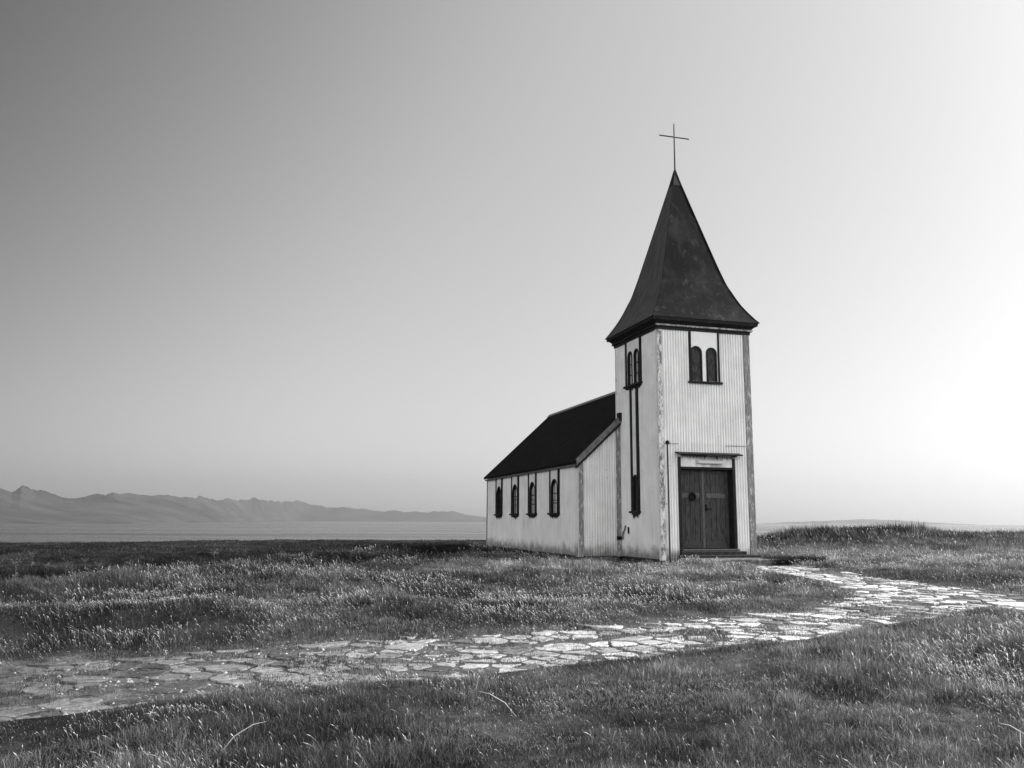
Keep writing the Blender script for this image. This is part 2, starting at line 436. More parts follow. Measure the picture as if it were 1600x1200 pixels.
# ------------------------------------------------------------------ far mountains across the bay
ridge_px = np.array([[-1400, 30], [-1000, 42], [-700, 34], [-400, 52], [-200, 40], [-80, 48], [0, 44], [14, 44.5], [26, 42], [33, 44.5], [41, 49], [50, 45], [60, 40.5], [82, 36], [105, 32.0], [125, 33.5], [148, 36.0], [168, 38.5],
                     [185, 42], [210, 37.5], [240, 36.5], [262, 38], [290, 34], [345, 28.5], [360, 30.5], [400, 30], [425, 27.5], [447, 26.5], [458, 28], [475, 25.5],
                     [497, 23], [515, 21], [530, 17.5], [560, 16], [575, 17.5], [600, 14.5], [640, 12.5], [660, 12.5], [680, 14.5], [700, 13.8], [712, 13.5], [730, 9], [760, 6], [790, 3.0], [830, 0.5]])
nx_, nr_ = 1100, 60
px = np.linspace(-1400, 830, nx_)
base_el = np.interp(px, ridge_px[:, 0], ridge_px[:, 1])
az = np.arctan((px - 800) / F_PX)
cosl = np.cos(az)
shore_px = np.interp(px, [-1400, -400, 0, 200, 300, 400, 445, 470, 640, 830], [16, 15, 13.2, 7.8, 5.3, 3.3, 2.35, 2.2, 2.1, 2.1])
_k = np.hanning(61); _k /= _k.sum()
shore_px = np.convolve(np.pad(shore_px, 30, mode='edge'), _k, 'valid')
shore = (CAM_Z - SEA_Z) * F_PX / shore_px
ridge = np.maximum(np.interp(px, [-1400, 0, 300, 500, 640, 830], [3200, 3700, 6300, 10200, 12800, 13400]), shore + 700)
kern = np.hanning(91); kern /= kern.sum()
smooth_el = np.convolve(np.pad(base_el, 45, mode='edge'), kern, 'valid')
Hr = smooth_el / F_PX * ridge + (CAM_Z - SEA_Z)
Hd = (base_el - smooth_el) / F_PX * ridge
tt = np.concatenate([np.linspace(-0.02, 1, 44), np.linspace(1.04, 1.6, 16)])
P_, T_ = np.meshgrid(px, tt)
RRm = shore + (ridge - shore) * T_
XM = RRm * np.tan(az); YM = RRm
s_ = np.clip(T_, 0, 1)
prof = 0.10 * sstep(0, 0.25, s_) + 0.90 * s_ ** 1.9
rid = np.abs(fbm(XM * 0.0011 + 5, YM * 0.0010, 31, 5) - 0.5) * 2
Hm = Hr * prof * (1 - 0.30 * rid * np.sin(np.pi * np.clip(s_, 0, 1)) ) * np.where(T_ > 1, np.clip(1 - (T_ - 1) * 1.3, 0.02, 1) * (1 - 0.15 * rid), 1)
Hm = Hm + 44.0 * (np.minimum(RRm, 6500) / 5500) * (fbm(XM * 0.0030 + 3, YM * 0.0030, 33, 5, 0.6) - 0.5) * 2 * s_ ** 1.5 * np.clip((790 - P_) / 120, 0, 1)
Hm = Hm + Hd * np.where(T_ > 1, np.clip(1 - (T_ - 1) * 4, 0, 1), s_ ** 4)
ZM = SEA_Z + np.maximum(Hm, 0) + np.where(T_ < 0, -6.0, 3.0 * sstep(0.0, 0.004, T_))
mm = Mat('bare_mountain_rock', 0.08, 0.95, 0.05)
rock = mm.op('MULTIPLY', mm.ramp(mm.noise(0.0016, 8, (1, 1, 2.5), 0.65), 0.3, 0.7, 0.04, 0.075), mm.ramp(mm.noise(0.007, 8, (1, 0.6, 2.0), 0.7), 0.35, 0.65, 0.8, 1.2))
mm.colour(rock)
grid_mesh('mountains', XM, YM, ZM, mm.m)
# faint headland on the right horizon
px2 = np.linspace(1180, 1520, 120)
el2 = np.interp(px2, [1180, 1240, 1300, 1345, 1400, 1450, 1520], [0, 2.0, 3.5, 5.5, 4.0, 2, 0]) + 1.0 * (fbm(px2 * 0.1, px2 * 0, 61, 3) - 0.5)
T2 = np.linspace(0, 1, 14)
P2, TT2 = np.meshgrid(px2, T2)
R2 = 12200 + 1200 * TT2
Z2 = SEA_Z - 1 + np.clip(el2, 0, 99) / F_PX * 12800 * np.sin(np.pi * TT2) + 20.0 * np.sin(np.pi * TT2) * np.clip(el2 / 4, 0, 1)
grid_mesh('headland', R2 * (P2 - 800) / F_PX, R2, Z2, mm.m)

# ------------------------------------------------------------------ haze over land, bay and mountains
hz = MB().box(-15500, 15500, -15500, 15500, SEA_Z - 1.0, 640).build('haze', [])
tag(hz, kind='stuff')
hm = bpy.data.materials.new('pale_haze'); hm.use_nodes = True
hn, hl = hm.node_tree.nodes, hm.node_tree.links
hn.clear()
ho = hn.new('ShaderNodeOutputMaterial'); hv = hn.new('ShaderNodeVolumePrincipled')
hv.inputs['Color'].default_value = g3(0.66)
hv.inputs['Density'].default_value = 6.8e-5
hv.inputs['Anisotropy'].default_value = 0.58
hl.new(hv.outputs[0], ho.inputs['Volume'])
hz.data.materials.append(hm)

# ------------------------------------------------------------------ stone path
def poly_clip(poly, nx, ny, c):
    out = []
    for i in range(len(poly)):
        a, b = poly[i], poly[(i + 1) % len(poly)]
        da, db = a[0] * nx + a[1] * ny - c, b[0] * nx + b[1] * ny - c
        if da <= 0: out.append(a)
        if (da < 0 < db) or (db < 0 < da):
            t = da / (da - db); out.append((a[0] + (b[0] - a[0]) * t, a[1] + (b[1] - a[1]) * t))
    return out
def build_path():
    lo, hi = PATH.min(0), PATH.max(0)
    rng = np.random.default_rng(3)
    cand = rng.uniform(lo, hi, (90000, 2))
    d = seg_dist(cand[:, 0], cand[:, 1], PATH)
    cand = cand[d < -0.02]
    pts = []; rad = []
    for c in cand:
        r = 0.10 + 0.25 * random.random() ** 2.0
        if pts:
            q = np.array(pts); dd = np.hypot(q[:, 0] - c[0], q[:, 1] - c[1])
            if (dd < (np.array(rad) + r)).any(): continue
        pts.append(c); rad.append(r)
    pts = np.array(pts); rad = np.array(rad)
    mb = MB(); tones = []
    for i, c in enumerate(pts):
        if random.random() < float(np.interp(c[0], [-4, 1], [0.16, 0.07])): continue
        dd = np.hypot(pts[:, 0] - c[0], pts[:, 1] - c[1]); nb = np.argsort(dd)[1:16]
        s = 0.95
        poly = [(-s, -s * .8), (s, -s * .8), (s, s * .8), (-s, s * .8)]
        gap = random.uniform(0.004, 0.020)
        for j in nb:
            if dd[j] > 2.2: break
            v = pts[j] - c; L = dd[j]; n = v / L
            w = 0.5 * L + 0.5 * (rad[i] ** 2 - rad[j] ** 2) / L
            poly = poly_clip(poly, n[0], n[1], w - gap)
        if len(poly) < 3: continue
        P = np.array(poly)
        # break the outline: knock the corners off, let the edges wander
        Q = []
        for k in range(len(P)):
            a, b = P[k], P[(k + 1) % len(P)]
            e = b - a; L = np.hypot(*e)
            if L < 0.03: continue
            nrm = np.array([e[1], -e[0]]) / L
            c0 = min(0.30, random.uniform(0.02, 0.07) / L)
            for t in ([c0, 0.36, 0.64, 1 - c0] if L > 0.22 else [c0, 1 - c0]):
                Q.append(a + e * t - nrm * abs(random.gauss(0, 0.016)) * (1.4 if 0.3 < t < 0.7 else 0.5))
        Q = np.array(Q)
        if len(Q) < 5: continue
        n = len(Q)
        zc = float(land_z(np.array([c[0]]), np.array([c[1]]))[0])
        tx, ty = random.gauss(0, 0.02), random.gauss(0, 0.02)
        th = random.uniform(-0.002, 0.013)
        top = lambda q, e: (c[0] + q[0], c[1] + q[1], zc + th + tx * q[0] + ty * q[1] + e)
        v = [top(q, -0.10 - th) for q in Q] + [top(q, -0.006) for q in Q] + [top(q * 0.965, random.uniform(-0.003, 0.004)) for q in Q] + [top(q * 0.5, random.uniform(-0.004, 0.004)) for q in Q] + [top((0, 0), 0.0)]
        f = []
        for k in range(n):
            k2 = (k + 1) % n
            for a in range(3): f.append((a * n + k, a * n + k2, (a + 1) * n + k2, (a + 1) * n + k))
            f.append((3 * n + k, 3 * n + k2, 4 * n))
        tone = random.choices([random.uniform(.55, .72), random.uniform(.36, .55), random.uniform(.10, .24)], [0.48, 0.36, 0.16])[0]
        # left stones toned darker: dirt cover, and vignetting painted in
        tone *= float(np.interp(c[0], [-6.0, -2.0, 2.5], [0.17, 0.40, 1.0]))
        mb.add(v, f); tones += [tone] * len(v)
    # gravel and chips lying in the joints
    gpt = rng.uniform(lo, hi, (60000, 2)); gd = seg_dist(gpt[:, 0], gpt[:, 1], PATH)
    gpt = gpt[(gd < 0.10)]
    gpt = gpt[RNG.random(len(gpt)) < 0.15 + 0.85 * sstep(0.45, 0.62, fbm(gpt[:, 0] * 1.1, gpt[:, 1] * 1.1, 66, 3))][:16000]
    gz_ = land_z(gpt[:, 0], gpt[:, 1])
    for (gx_, gy_), zz in zip(gpt, gz_):
        r = 0.010 + 0.028 * random.random() ** 3; a0 = random.uniform(0, 6.28); hh = r * random.uniform(0.3, 0.7)
        ring_ = [(gx_ + r * random.uniform(.6, 1.2) * math.cos(a0 + k * 1.257), gy_ + r * random.uniform(.6, 1.2) * math.sin(a0 + k * 1.257), zz - 0.004) for k in range(5)]
        mb.add(ring_ + [(gx_, gy_, zz + hh)], [(k, (k + 1) % 5, 5) for k in range(5)])
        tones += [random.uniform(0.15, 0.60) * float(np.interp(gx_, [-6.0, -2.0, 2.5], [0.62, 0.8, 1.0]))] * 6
    mp = Mat('path_stone', 0.4, 0.62, 0.4)
    n1 = mp.ramp(mp.noise(5.5, 9, rough=0.72), 0.30, 0.68, 0.45, 1.30)
    n2 = mp.ramp(mp.noise(19, 4, rough=0.7), 0.50, 0.62, 1.0, 0.45)
    mp.colour(mp.op('MULTIPLY', mp.attr('tone'), mp.op('MULTIPLY', n1, n2)))
    mp.bump(mp.noise(14, 7, rough=0.7), 0.55, 0.02)
    o = mb.build('stone_path', mp.m)
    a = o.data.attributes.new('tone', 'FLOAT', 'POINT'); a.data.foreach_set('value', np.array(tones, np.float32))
    tag(o, kind='structure')
build_path()

# ------------------------------------------------------------------ the church
church = empty('church', (CH_X, CH_Y, 0), CH_RZ)
tag(church, 'white corrugated iron church with dark flared spire and black nave roof on grassy headland', 'church')
W, D, K, E, L = 2.70, 2.77, 2.53, 1.2645, 10.20     # tower width/depth, nave front, nave half overhang, nave length
H, HN, HR = 6.08, 2.58, 5.206
NB = K + L
TF = lambda a, o, z: (a, -o, z)                       # tower front
TL = lambda a, o, z: (-o, a, z)                       # tower left
TR = lambda a, o, z: (W + o, a, z)                    # tower right
TB = lambda a, o, z: (a, D + o, z)                    # tower back
NL = lambda a, o, z: (-E - o, a, z)                   # nave left
NR = lambda a, o, z: (W + E + o, a, z)                # nave right
NG = lambda a, o, z: (a, K - o, z)                    # nave front gable
NE = lambda a, o, z: (a, NB + o, z)                   # nave end gable
WAVE, AMP = 0.078, 0.0105
def sheet(mb, T, a0, a1, z0, top, holes=(), off=0.0, mi=0):
    n = max(2, int(round((a1 - a0) / WAVE * 8)))
    A = np.linspace(a0, a1, n + 1)
    rows = sorted({z0} | {h[2] for h in holes} | {h[3] for h in holes})
    V = []; F = []
    dirt = mb.__dict__.setdefault('dirt', [])
    nr = len(rows) + 1
    for a in A:
        o = off + AMP * math.sin(2 * math.pi * a / WAVE)
        t = top(a) if callable(top) else top
        for r in rows: V.append(T(a, o, min(r, t)))
        V.append(T(a, o, t))
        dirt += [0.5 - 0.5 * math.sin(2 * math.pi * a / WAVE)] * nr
    for i in range(n):
        am = (A[i] + A[i + 1]) / 2
        for j in range(nr - 1):
            zl = rows[j]; zm = zl + 0.001
            if any(h[0] < am < h[1] and h[2] <= zl + 1e-6 and zl < h[3] - 1e-6 for h in holes): continue
            F.append((i * nr + j, (i + 1) * nr + j, (i + 1) * nr + j + 1, i * nr + j + 1))
    mb.add(V, F, mi)
DOOR = (0.54, 2.11, -0.3, 2.36)
belf_f, belf_l, low_l = (0.98, 1.70, 4.66, 5.62), (1.10, 1.92, 4.74, 5.74), (1.36, 1.64, 1.24, 2.26)
mb = MB()
SEAM = 2.955
sheet(mb, TF, 0, W, 0.0, SEAM + 0.03, [DOOR])
sheet(mb, TF, 0, W, SEAM, H, [belf_f], off=0.007)
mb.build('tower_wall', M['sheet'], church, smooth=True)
mb = MB()
sheet(mb, TL, 0, D, 0.0, SEAM + 0.03, [low_l])
sheet(mb, TL, 0, D, SEAM, H, [belf_l], off=0.007)
sheet(mb, TR, 0, D, 0.0, H)
sheet(mb, TB, 0, W, 2.4, H)
mb.build('tower_wall', M['sheet_dim'], church, smooth=True)
for zf_ in (4.2, -0.02):
    MB().box(0.03, W - 0.03, 0.03, D - 0.03, zf_, zf_ + 0.05).build('tower_floor', M['inside'], church)
WC = [4.63, 6.84, 8.85, 10.95]; WH = 0.30
gab = lambda a: 2.60 + (HR - 2.60 - 0.06) * (1 - abs(a - W / 2) / (W / 2 + E))
nwin = [(c - WH, c + WH, 1.20, 2.24) for c in WC]
mb = MB()
sheet(mb, NL, K, NB, 0.0, HN + 0.02, nwin)
sheet(mb, NR, K, NB, 0.0, HN + 0.02, nwin)
sheet(mb, NG, -E, 0.0, 0.0, gab)
sheet(mb, NG, W, W + E, 0.0, gab)
END_W = (-0.30, 3.30, 1.0, 2.90)
sheet(mb, NE, -E, W + E, 0.0, gab, [END_W])
mb.build('nave_wall', M['sheet_dim'], church, smooth=True)
mb = MB()
mb.box(-E + 0.03, W + E - 0.03, K + 0.03, NB - 0.03, -0.02, 0.03)
mb.build('nave_floor', M['inside'], church)
# footing under the sheets, dark also to stand in for the shade band
mb = MB()
for T, a0, a1 in ((TF, 0.0, 0.5), (TF, 2.15, W), (TL, 0.0, K), (NL, K, NB), (NG, -E, -0.03), (TR, 0, K), (NR, K, NB), (NE, -E, W + E)):
    MB().fbox(T, a0 + 0.02, a1 - 0.02, -0.12, -0.022, -0.5, 0.05).build('footing', M['step'], church)

for a0, a1, zz in ((0.13, 0.52, 2.955), (1.90, 2.50, 2.945)):
    MB().fbox(TF, a0, a1, 0.016, 0.024, zz, zz + 0.013).build('lap_shadow', M['barge'], church)  # thin dark strips standing in for the shadow under the sheet overlap
# corner boards
def board(name, mats, T, a0, a1, z0, z1, o0=0.012, o1=0.03):
    return MB().fbox(T, a0, a1, o0, o1, z0, z1).build(name, mats, church, bevel=0.003)
board('corner_board', M['flake'], TF, -0.030, 0.105, -0.02, 6.00)
board('corner_board', M['flake_left'], TL, 0.0, 0.085, -0.02, 6.00)
board('corner_board', M['flake_grey'], TF, 2.545, 2.73, -0.02, 6.00)
board('corner_board', M['flake_grey'], TR, 0.0, 0.12, -0.02, 6.00)
board('corner_board', M['flake_left'], TL, D - 0.10, D + 0.02, 3.9, 6.00)
board('corner_board', M['flake_grey'], NG, -E - 0.03, -E + 0.11, -0.02, 2.60)
board('corner_board', M['flake_left'], NL, K + 0.0, K + 0.07, -0.02, 2.56)
board('corner_board', M['flake_grey'], NG, -0.16, -0.012, -0.02, 3.85)
board('corner_board', M['flake_grey'], NL, NB - 0.07, NB + 0.03, -0.02, 2.56)
board('corner_board', M['flake_grey'], NR, K, K + 0.10, -0.02, 2.56)

# nave roof
mb = MB()
EO, G0, G1 = 0.131, 0.10, 0.125
ze = 2.63; um = W / 2
def slope(side):
    ue = um + side * (um + E + EO)
    n = 180
    vs = np.linspace(K - G0, NB + G1, n + 1)
    V = []; F = []
    for i, v in enumerate(vs):
        w = 0.008 * math.sin(2 * math.pi * (v - K) / (2 * WAVE) * 2)
        V += [(ue, v, ze + w), (um, v, HR + w), (um, v, HR - 0.07), (ue, v, ze - 0.07)]
    for i in range(n):
        for k in range(4): F.append((4 * i + k, 4 * i + (k + 1) % 4, 4 * i + 4 + (k + 1) % 4, 4 * i + 4 + k))
    F += [(0, 1, 2, 3), (4 * n + 3, 4 * n + 2, 4 * n + 1, 4 * n)]
    mb.add(V, F)
slope(-1); slope(1)
nroof = mb.build('nave_roof', M['roof'], church)
sl = math.atan2(HR - ze, um + E + EO)
mb = MB()
c_, s_n = math.cos(sl), math.sin(sl)
for sgn in (-1, 1):
    a, b = (um + sgn * 0.0, HR + 0.035), (um + sgn * 0.14 * c_, HR + 0.028 - 0.14 * s_n)
    v = [(p[0], y, p[1] + dz) for y in (D + 0.03, NB + G1 + 0.02) for p in (a, b) for dz in (0, 0.012)]
    mb.add(v, [(0, 2, 6, 4), (1, 3, 7, 5), (0, 1, 3, 2), (4, 5, 7, 6), (2, 3, 7, 6), (0, 1, 5, 4)])
mb.build('ridge_cap', M['ridge'], nroof)
def rake(mb, side, v0, v1, t0, t1, u_end):
    ue = um + side * (um + E + EO)
    k = (HR - ze) / (um - ue)
    zf = lambda u: ze + (u - ue) * k
    V = [(u, v, zf(u) + t) for v in (v0, v1) for u in (ue - side * -0.0, u_end) for t in (t0, t1)]
    mb.add(V, [(0, 1, 3, 2), (4, 5, 7, 6), (0, 1, 5, 4), (2, 3, 7, 6), (0, 2, 6, 4), (1, 3, 7, 5)])
mb = MB(); rake(mb, -1, K - G0 - 0.035, K - G0 - 0.004, -0.13, 0.035, -0.012); rake(mb, -1, K - G0 - 0.030, K - G0 + 0.06, 0.036, 0.055, -0.012)
mb.build('bargeboard', M['barge'], nroof)
mb = MB(); rake(mb, 1, K - G0 - 0.035, K - G0 - 0.004, -0.13, 0.035, W + 0.012)
mb.build('bargeboard', M['barge'], nroof)
mb = MB(); rake(mb, -1, K - G0 + 0.01, K - 0.014, -0.22, -0.085, -0.012)
mb.build('rake_shadow', M['trim'], nroof)  # black strip standing in for the shadow band under the bargeboard
mb = MB(); mb.fbox(TL, K - 0.16, K + 0.02, 0.0, 0.10, 3.80, 4.04)
mb.build('flashing_end', M['trim'], nroof)
mb = MB(); mb.fbox(NL, K - 0.05, NB + 0.06, 0.02, 0.10, 2.50, 2.552)
mb.build('eave_board', M['barge'], nroof)

# spire on its cornice
def ring(mb, ov0, z0, ov1, z1, mi=0):
    v = []
    for ov, z in ((ov0, z0), (ov1, z1)):
        v += [(-ov, -ov, z), (W + ov, -ov, z), (W + ov, D + ov, z), (-ov, D + ov, z)]
    mb.add(v, [(0, 1, 5, 4), (1, 2, 6, 5), (2, 3, 7, 6), (3, 0, 4, 7), (3, 2, 1, 0), (4, 5, 6, 7)], mi)
mb = MB(); ring(mb, 0.050, 5.995, 0.050, 6.075); ring(mb, 0.075, 6.13, 0.16, 6.215); ring(mb, 0.205, 6.217, 0.212, 6.292)
cornice = mb.build('cornice', M['trim'], church)
mb = MB(); ring(mb, 0.100, 6.077, 0.094, 6.128)
mb.build('cornice_moulding', M['trim'], cornice)
MB().box(-0.10, W + 0.10, -0.112, -0.101, 6.08, 6.125).build('moulding_strip', M['cornice_light'], cornice)
prof_t = [0, .02, .045, .075, .11, .15, .20, .26, .34, .45, .6, .75, .9, 1.0]
prof_w = [1.590, 1.520, 1.440, 1.350, 1.255, 1.165, 1.065, .955, .842, .70, .508, .317, .127, 0.012]
mb = MB()
zs0, zs1 = 6.296, 11.15
faces = [((-1, -1), (1, -1), 0), ((1, -1), (1, 1), 0), ((1, 1), (-1, 1), 1), ((-1, 1), (-1, -1), 1)]
cy = D / 2
for (a, b, mi) in faces:
    V = []
    for t, w in zip(prof_t, prof_w):
        z = zs0 + (zs1 - zs0) * t
        for p in np.linspace(0, 1, 9):
            V.append((um + (a[0] + (b[0] - a[0]) * p) * w, cy + (a[1] + (b[1] - a[1]) * p) * (w + (D - W) / 2 * (1 - t)), z))
    F = [(i * 9 + j, i * 9 + j + 1, i * 9 + 10 + j, i * 9 + 9 + j) for i in range(len(prof_t) - 1) for j in range(8)]
    mb.add(V, F, mi)
spire = mb.build('spire', [M['spire'], M['spire_side']], church)
# hip seams along the arrises
mb = MB()
for sx, sy in ((-1, -1), (1, -1), (1, 1), (-1, 1)):
    mb.tube([(um + sx * w, cy + sy * (w + (D - W) / 2 * (1 - t)), zs0 + (zs1 - zs0) * t + 0.004) for t, w in zip(prof_t, prof_w)], 0.014, 6)
mb.build('hip_seam', M['spire'], spire)
mb = MB()
v = [(um + sx * 0.145, cy + sy * 0.145, zs1 - 0.52) for sx, sy in ((-1, -1), (1, -1), (1, 1), (-1, 1))] + [(um, cy, zs1 + 0.05)]
mb.add(v, [(0, 1, 4), (1, 2, 4), (2, 3, 4), (3, 0, 4), (3, 2, 1, 0)])
mb.build('spire_cap', M['trim'], spire)
mb = MB()
mb.tube([(um + 0.01, cy, zs1 - 0.1), (um + 0.012, cy, 12.60)], [0.030, 0.020], 8)
mb.tube([(um - 0.47, cy, 12.185), (um + 0.49, cy, 12.185)], 0.019, 8)
mb.build('cross', M['cross'], church)

# windows ---------------------------------------------------------------
def arch_pts(c, r, zs, z0, n=14):
    p = [(c - r, z0), (c - r, zs)]
    for k in range(1, n): p.append((c - r * math.cos(math.pi * k / n), zs + r * math.sin(math.pi * k / n)))
    return p + [(c + r, zs), (c + r, z0)]
def arch_panel(mb, T, a0, a1, z0, z1, arches, o_in, o_out):
    """flat board with round-headed openings, with reveals"""
    cuts = [a0]
    for i, (c, r, zs) in enumerate(arches):
        if i: cuts.append((arches[i - 1][0] + c) / 2)
    cuts.append(a1)
    for (c, r, zs), l, rr_ in zip(arches, cuts[:-1], cuts[1:]):
        pts = arch_pts(c, r, zs, z0)
        outer = []
        for (a, z) in pts:
            if z <= zs + 1e-6: outer.append((l if a < c else rr_, z))
            else: outer.append((l + (rr_ - l) * (a - (c - r)) / (2 * r), z1))
        for o in (o_out,):
            V = [T(a, o, z) for a, z in pts] + [T(a, o, z) for a, z in outer]
            n = len(pts); F = [(k, k + 1, n + k + 1, n + k) for k in range(n - 1)]
            V += [T(l, o, z1), T(rr_, o, z1)]
            F += [(n + 1, n + 2, 2 * n), (n + n - 3, n + n - 2, 2 * n + 1)]
            mb.add(V, F)
        V = [T(a, o, z) for o in (o_in, o_out) for a, z in pts]
        mb.add(V, [(k, k + 1, n + k + 1, n + k) for k in range(n - 1)])
    V = [T(a, o, z) for o in (o_in, o_out) for a, z in ((a0, z0), (a0, z1), (a1, z1), (a1, z0))]
    mb.add(V, [(0, 1, 5, 4), (1, 2, 6, 5), (2, 3, 7, 6)])
def arch_ring(mb, T, c, r_in, r_out, zs, z0, o0, o1):
    A, B = arch_pts(c, r_in, zs, z0), arch_pts(c, r_out, zs, z0)
    n = len(A)
    V = [T(a, o, z) for o in (o0, o1) for P in (A, B) for a, z in P]
    F = []
    for k in range(n - 1):
        F += [(2 * n + k, 2 * n + k + 1, 3 * n + k + 1, 3 * n + k), (k, k + 1, 2 * n + k + 1, 2 * n + k), (n + k, n + k + 1, 3 * n + k + 1, 3 * n + k)]
    mb.add(V, F)
def arch_fill(mb, T, c, r, zs, z0, o):
    pts = arch_pts(c, r, zs, z0)
    mb.add([T(a, o, z) for a, z in pts], [tuple(range(len(pts)))])
def fringe(mb, T, a0, a1, z, o):
    """rotten splinters hanging under a sill"""
    a = a0
    while a < a1 - 0.02:
        w = random.uniform(0.02, 0.05); h = random.choice([0.02, 0.03, 0.05, 0.09]) * random.uniform(0.6, 1.3)
        V = [T(a, o, z), T(a + w, o, z), T(a + w * 0.5, o, z - h), T(a, o - 0.014, z), T(a + w, o - 0.014, z), T(a + w * 0.5, o - 0.014, z - h)]
        mb.add(V, [(0, 1, 2), (5, 4, 3), (0, 2, 5, 3), (1, 2, 5, 4)]); a += w * random.uniform(0.8, 1.5)
def window(T, a0, a1, z0, z1, arches, bw, cols, rows, pane_mat, pane_name, ragged=False, pane_o=-0.05, wz=None):
    mb = MB(); arch_panel(mb, T, a0 + bw, a1 - bw, z0, z1, arches, -0.05, 0.026)
    w = mb.build('window', M['panel'], church)
    for b0, b1 in ((a0, a0 + bw), (a1 - bw, a1)):
        MB().fbox(T, b0, b1, 0.0, 0.05, z0, z1).build('batten', M['trim'], w)
    for c, r, zs in arches:
        mb = MB(); arch_ring(mb, T, c, r - 0.035, r + 0.012, zs, z0, -0.045, 0.040); mb.build('window_frame', M['trim'], w)
        mb = MB(); arch_fill(mb, T, c, r + 0.005, zs, z0, pane_o); mb.build(pane_name, pane_mat, w)
        if cols or rows:
            for k in range(1, cols):
                a = c - r + 2 * r * k / cols; top_ = zs + math.sqrt(max(r * r - (a - c) ** 2, 0)) - 0.02
                MB().fbox(T, a - 0.011, a + 0.011, -0.044, -0.012, z0, top_).build('glazing_bar', M['trim'], w)
            for k in range(1, rows):
                z = z0 + (zs + r * 0.55 - z0) * k / rows
                MB().fbox(T, c - r + 0.02, c + r - 0.02, -0.046, -0.010, z - 0.013, z + 0.013).build('glazing_bar', M['trim'], w)
    mb = MB(); mb.fbox(T, a0 - 0.045, a1 + 0.045, -0.02, 0.10, z0 - 0.055, z0)
    if ragged:
        mb.fbox(T, a0 + 0.02, a1 - 0.02, 0.012, 0.045, z0 - 0.10, z0 - 0.056)
        fringe(mb, T, a0 + 0.08, a1 - 0.08, z0 - 0.10, 0.04)
    mb.build('sill', M['trim'], w)
    return w
for c in WC:
    window(NL, c - 0.43, c + 0.43, 1.20, 2.545, [(c, 0.285, 1.93)], 0.085, 3, 3, M['glass'], 'pane', True)
for c in WC:
    window(NR, c - 0.43, c + 0.43, 1.20, 2.545, [(c, 0.285, 1.93)], 0.085, 3, 3, M['glass'], 'pane', True)
window(NE, -0.36, 3.36, 1.02, 2.92, [(0.35, 0.62, 2.20), (1.65, 0.60, 2.20), (2.78, 0.46, 2.20)], 0.06, 1, 2, M['glass'], 'pane')  # unseen end window, added so bright sky shows through the nave panes
window(TF, 0.905, 1.800, 4.64, 6.00, [(1.105, 0.165, 5.42), (1.560, 0.150, 5.42)], 0.052, 0, 0, M['shutter'], 'shutter', pane_o=0.008)
window(TL, 0.985, 2.015, 4.735, 6.00, [(1.29, 0.155, 5.545), (1.715, 0.155, 5.545)], 0.085, 1, 3, M['grey_pane'], 'pane', True, pane_o=-0.03)
window(TL, 1.245, 1.755, 1.235, 4.62, [(1.50, 0.135, 2.08)], 0.115, 1, 3, M['shutter'], 'pane', True, pane_o=-0.03)

# door ------------------------------------------------------------------
REC = 0.28
mb = MB()
mb.fbox(TF, 0.490, 0.570, -REC, 0.045, 0.02, 2.62); mb.fbox(TF, 2.075, 2.155, -REC, 0.045, 0.02, 2.62)
mb.fbox(TF, 0.571, 2.074, -REC, 0.030, 2.31, 2.372)
frame = mb.build('door_frame', M['trim'], church, bevel=0.004)
mb = MB(); mb.fbox(TF, 0.572, 2.073, 0.012, 0.026, 2.374, 2.66)
mb.build('lintel_panel', M['lintel'], church)
mb = MB()
v0 = [TF(a, o, z) for a in (0.44, 2.29) for o, z in ((0.0, 2.76), (0.24, 2.700), (0.24, 2.672), (0.0, 2.72))]
mb.add(v0, [(0, 1, 2, 3), (7, 6, 5, 4), (0, 1, 5, 4), (1, 2, 6, 5), (2, 3, 7, 6), (3, 0, 4, 7)])
mb.fbox(TF, 0.52, 2.13, 0.16, 0.19, 2.642, 2.682)
fringe(mb, TF, 0.60, 2.08, 2.645, 0.188)
canopy = mb.build('door_canopy', M['trim'], church)
mb = MB(); mb.fbox(TF, 1.25, 1.95, 0.192, 0.20, 2.655, 2.668)
mb.build('splintered_fascia', M['ridge'], canopy, bevel=0.002)
mb = MB()
mb.tube([TF(1.03, 0.09, 2.50), TF(1.05, 0.09, 2.50), TF(1.72, 0.09, 2.496), TF(1.74, 0.09, 2.496)], [0.035, 0.050, 0.050, 0.035], 12)
lamp = mb.build('lamp', M['lamp'], church, smooth=True)
mb = MB(); mb.fbox(TF, 1.02, 1.76, 0.026, 0.05, 2.47, 2.55)
mb.build('lamp_base', M['lamp'], lamp, bevel=0.004)
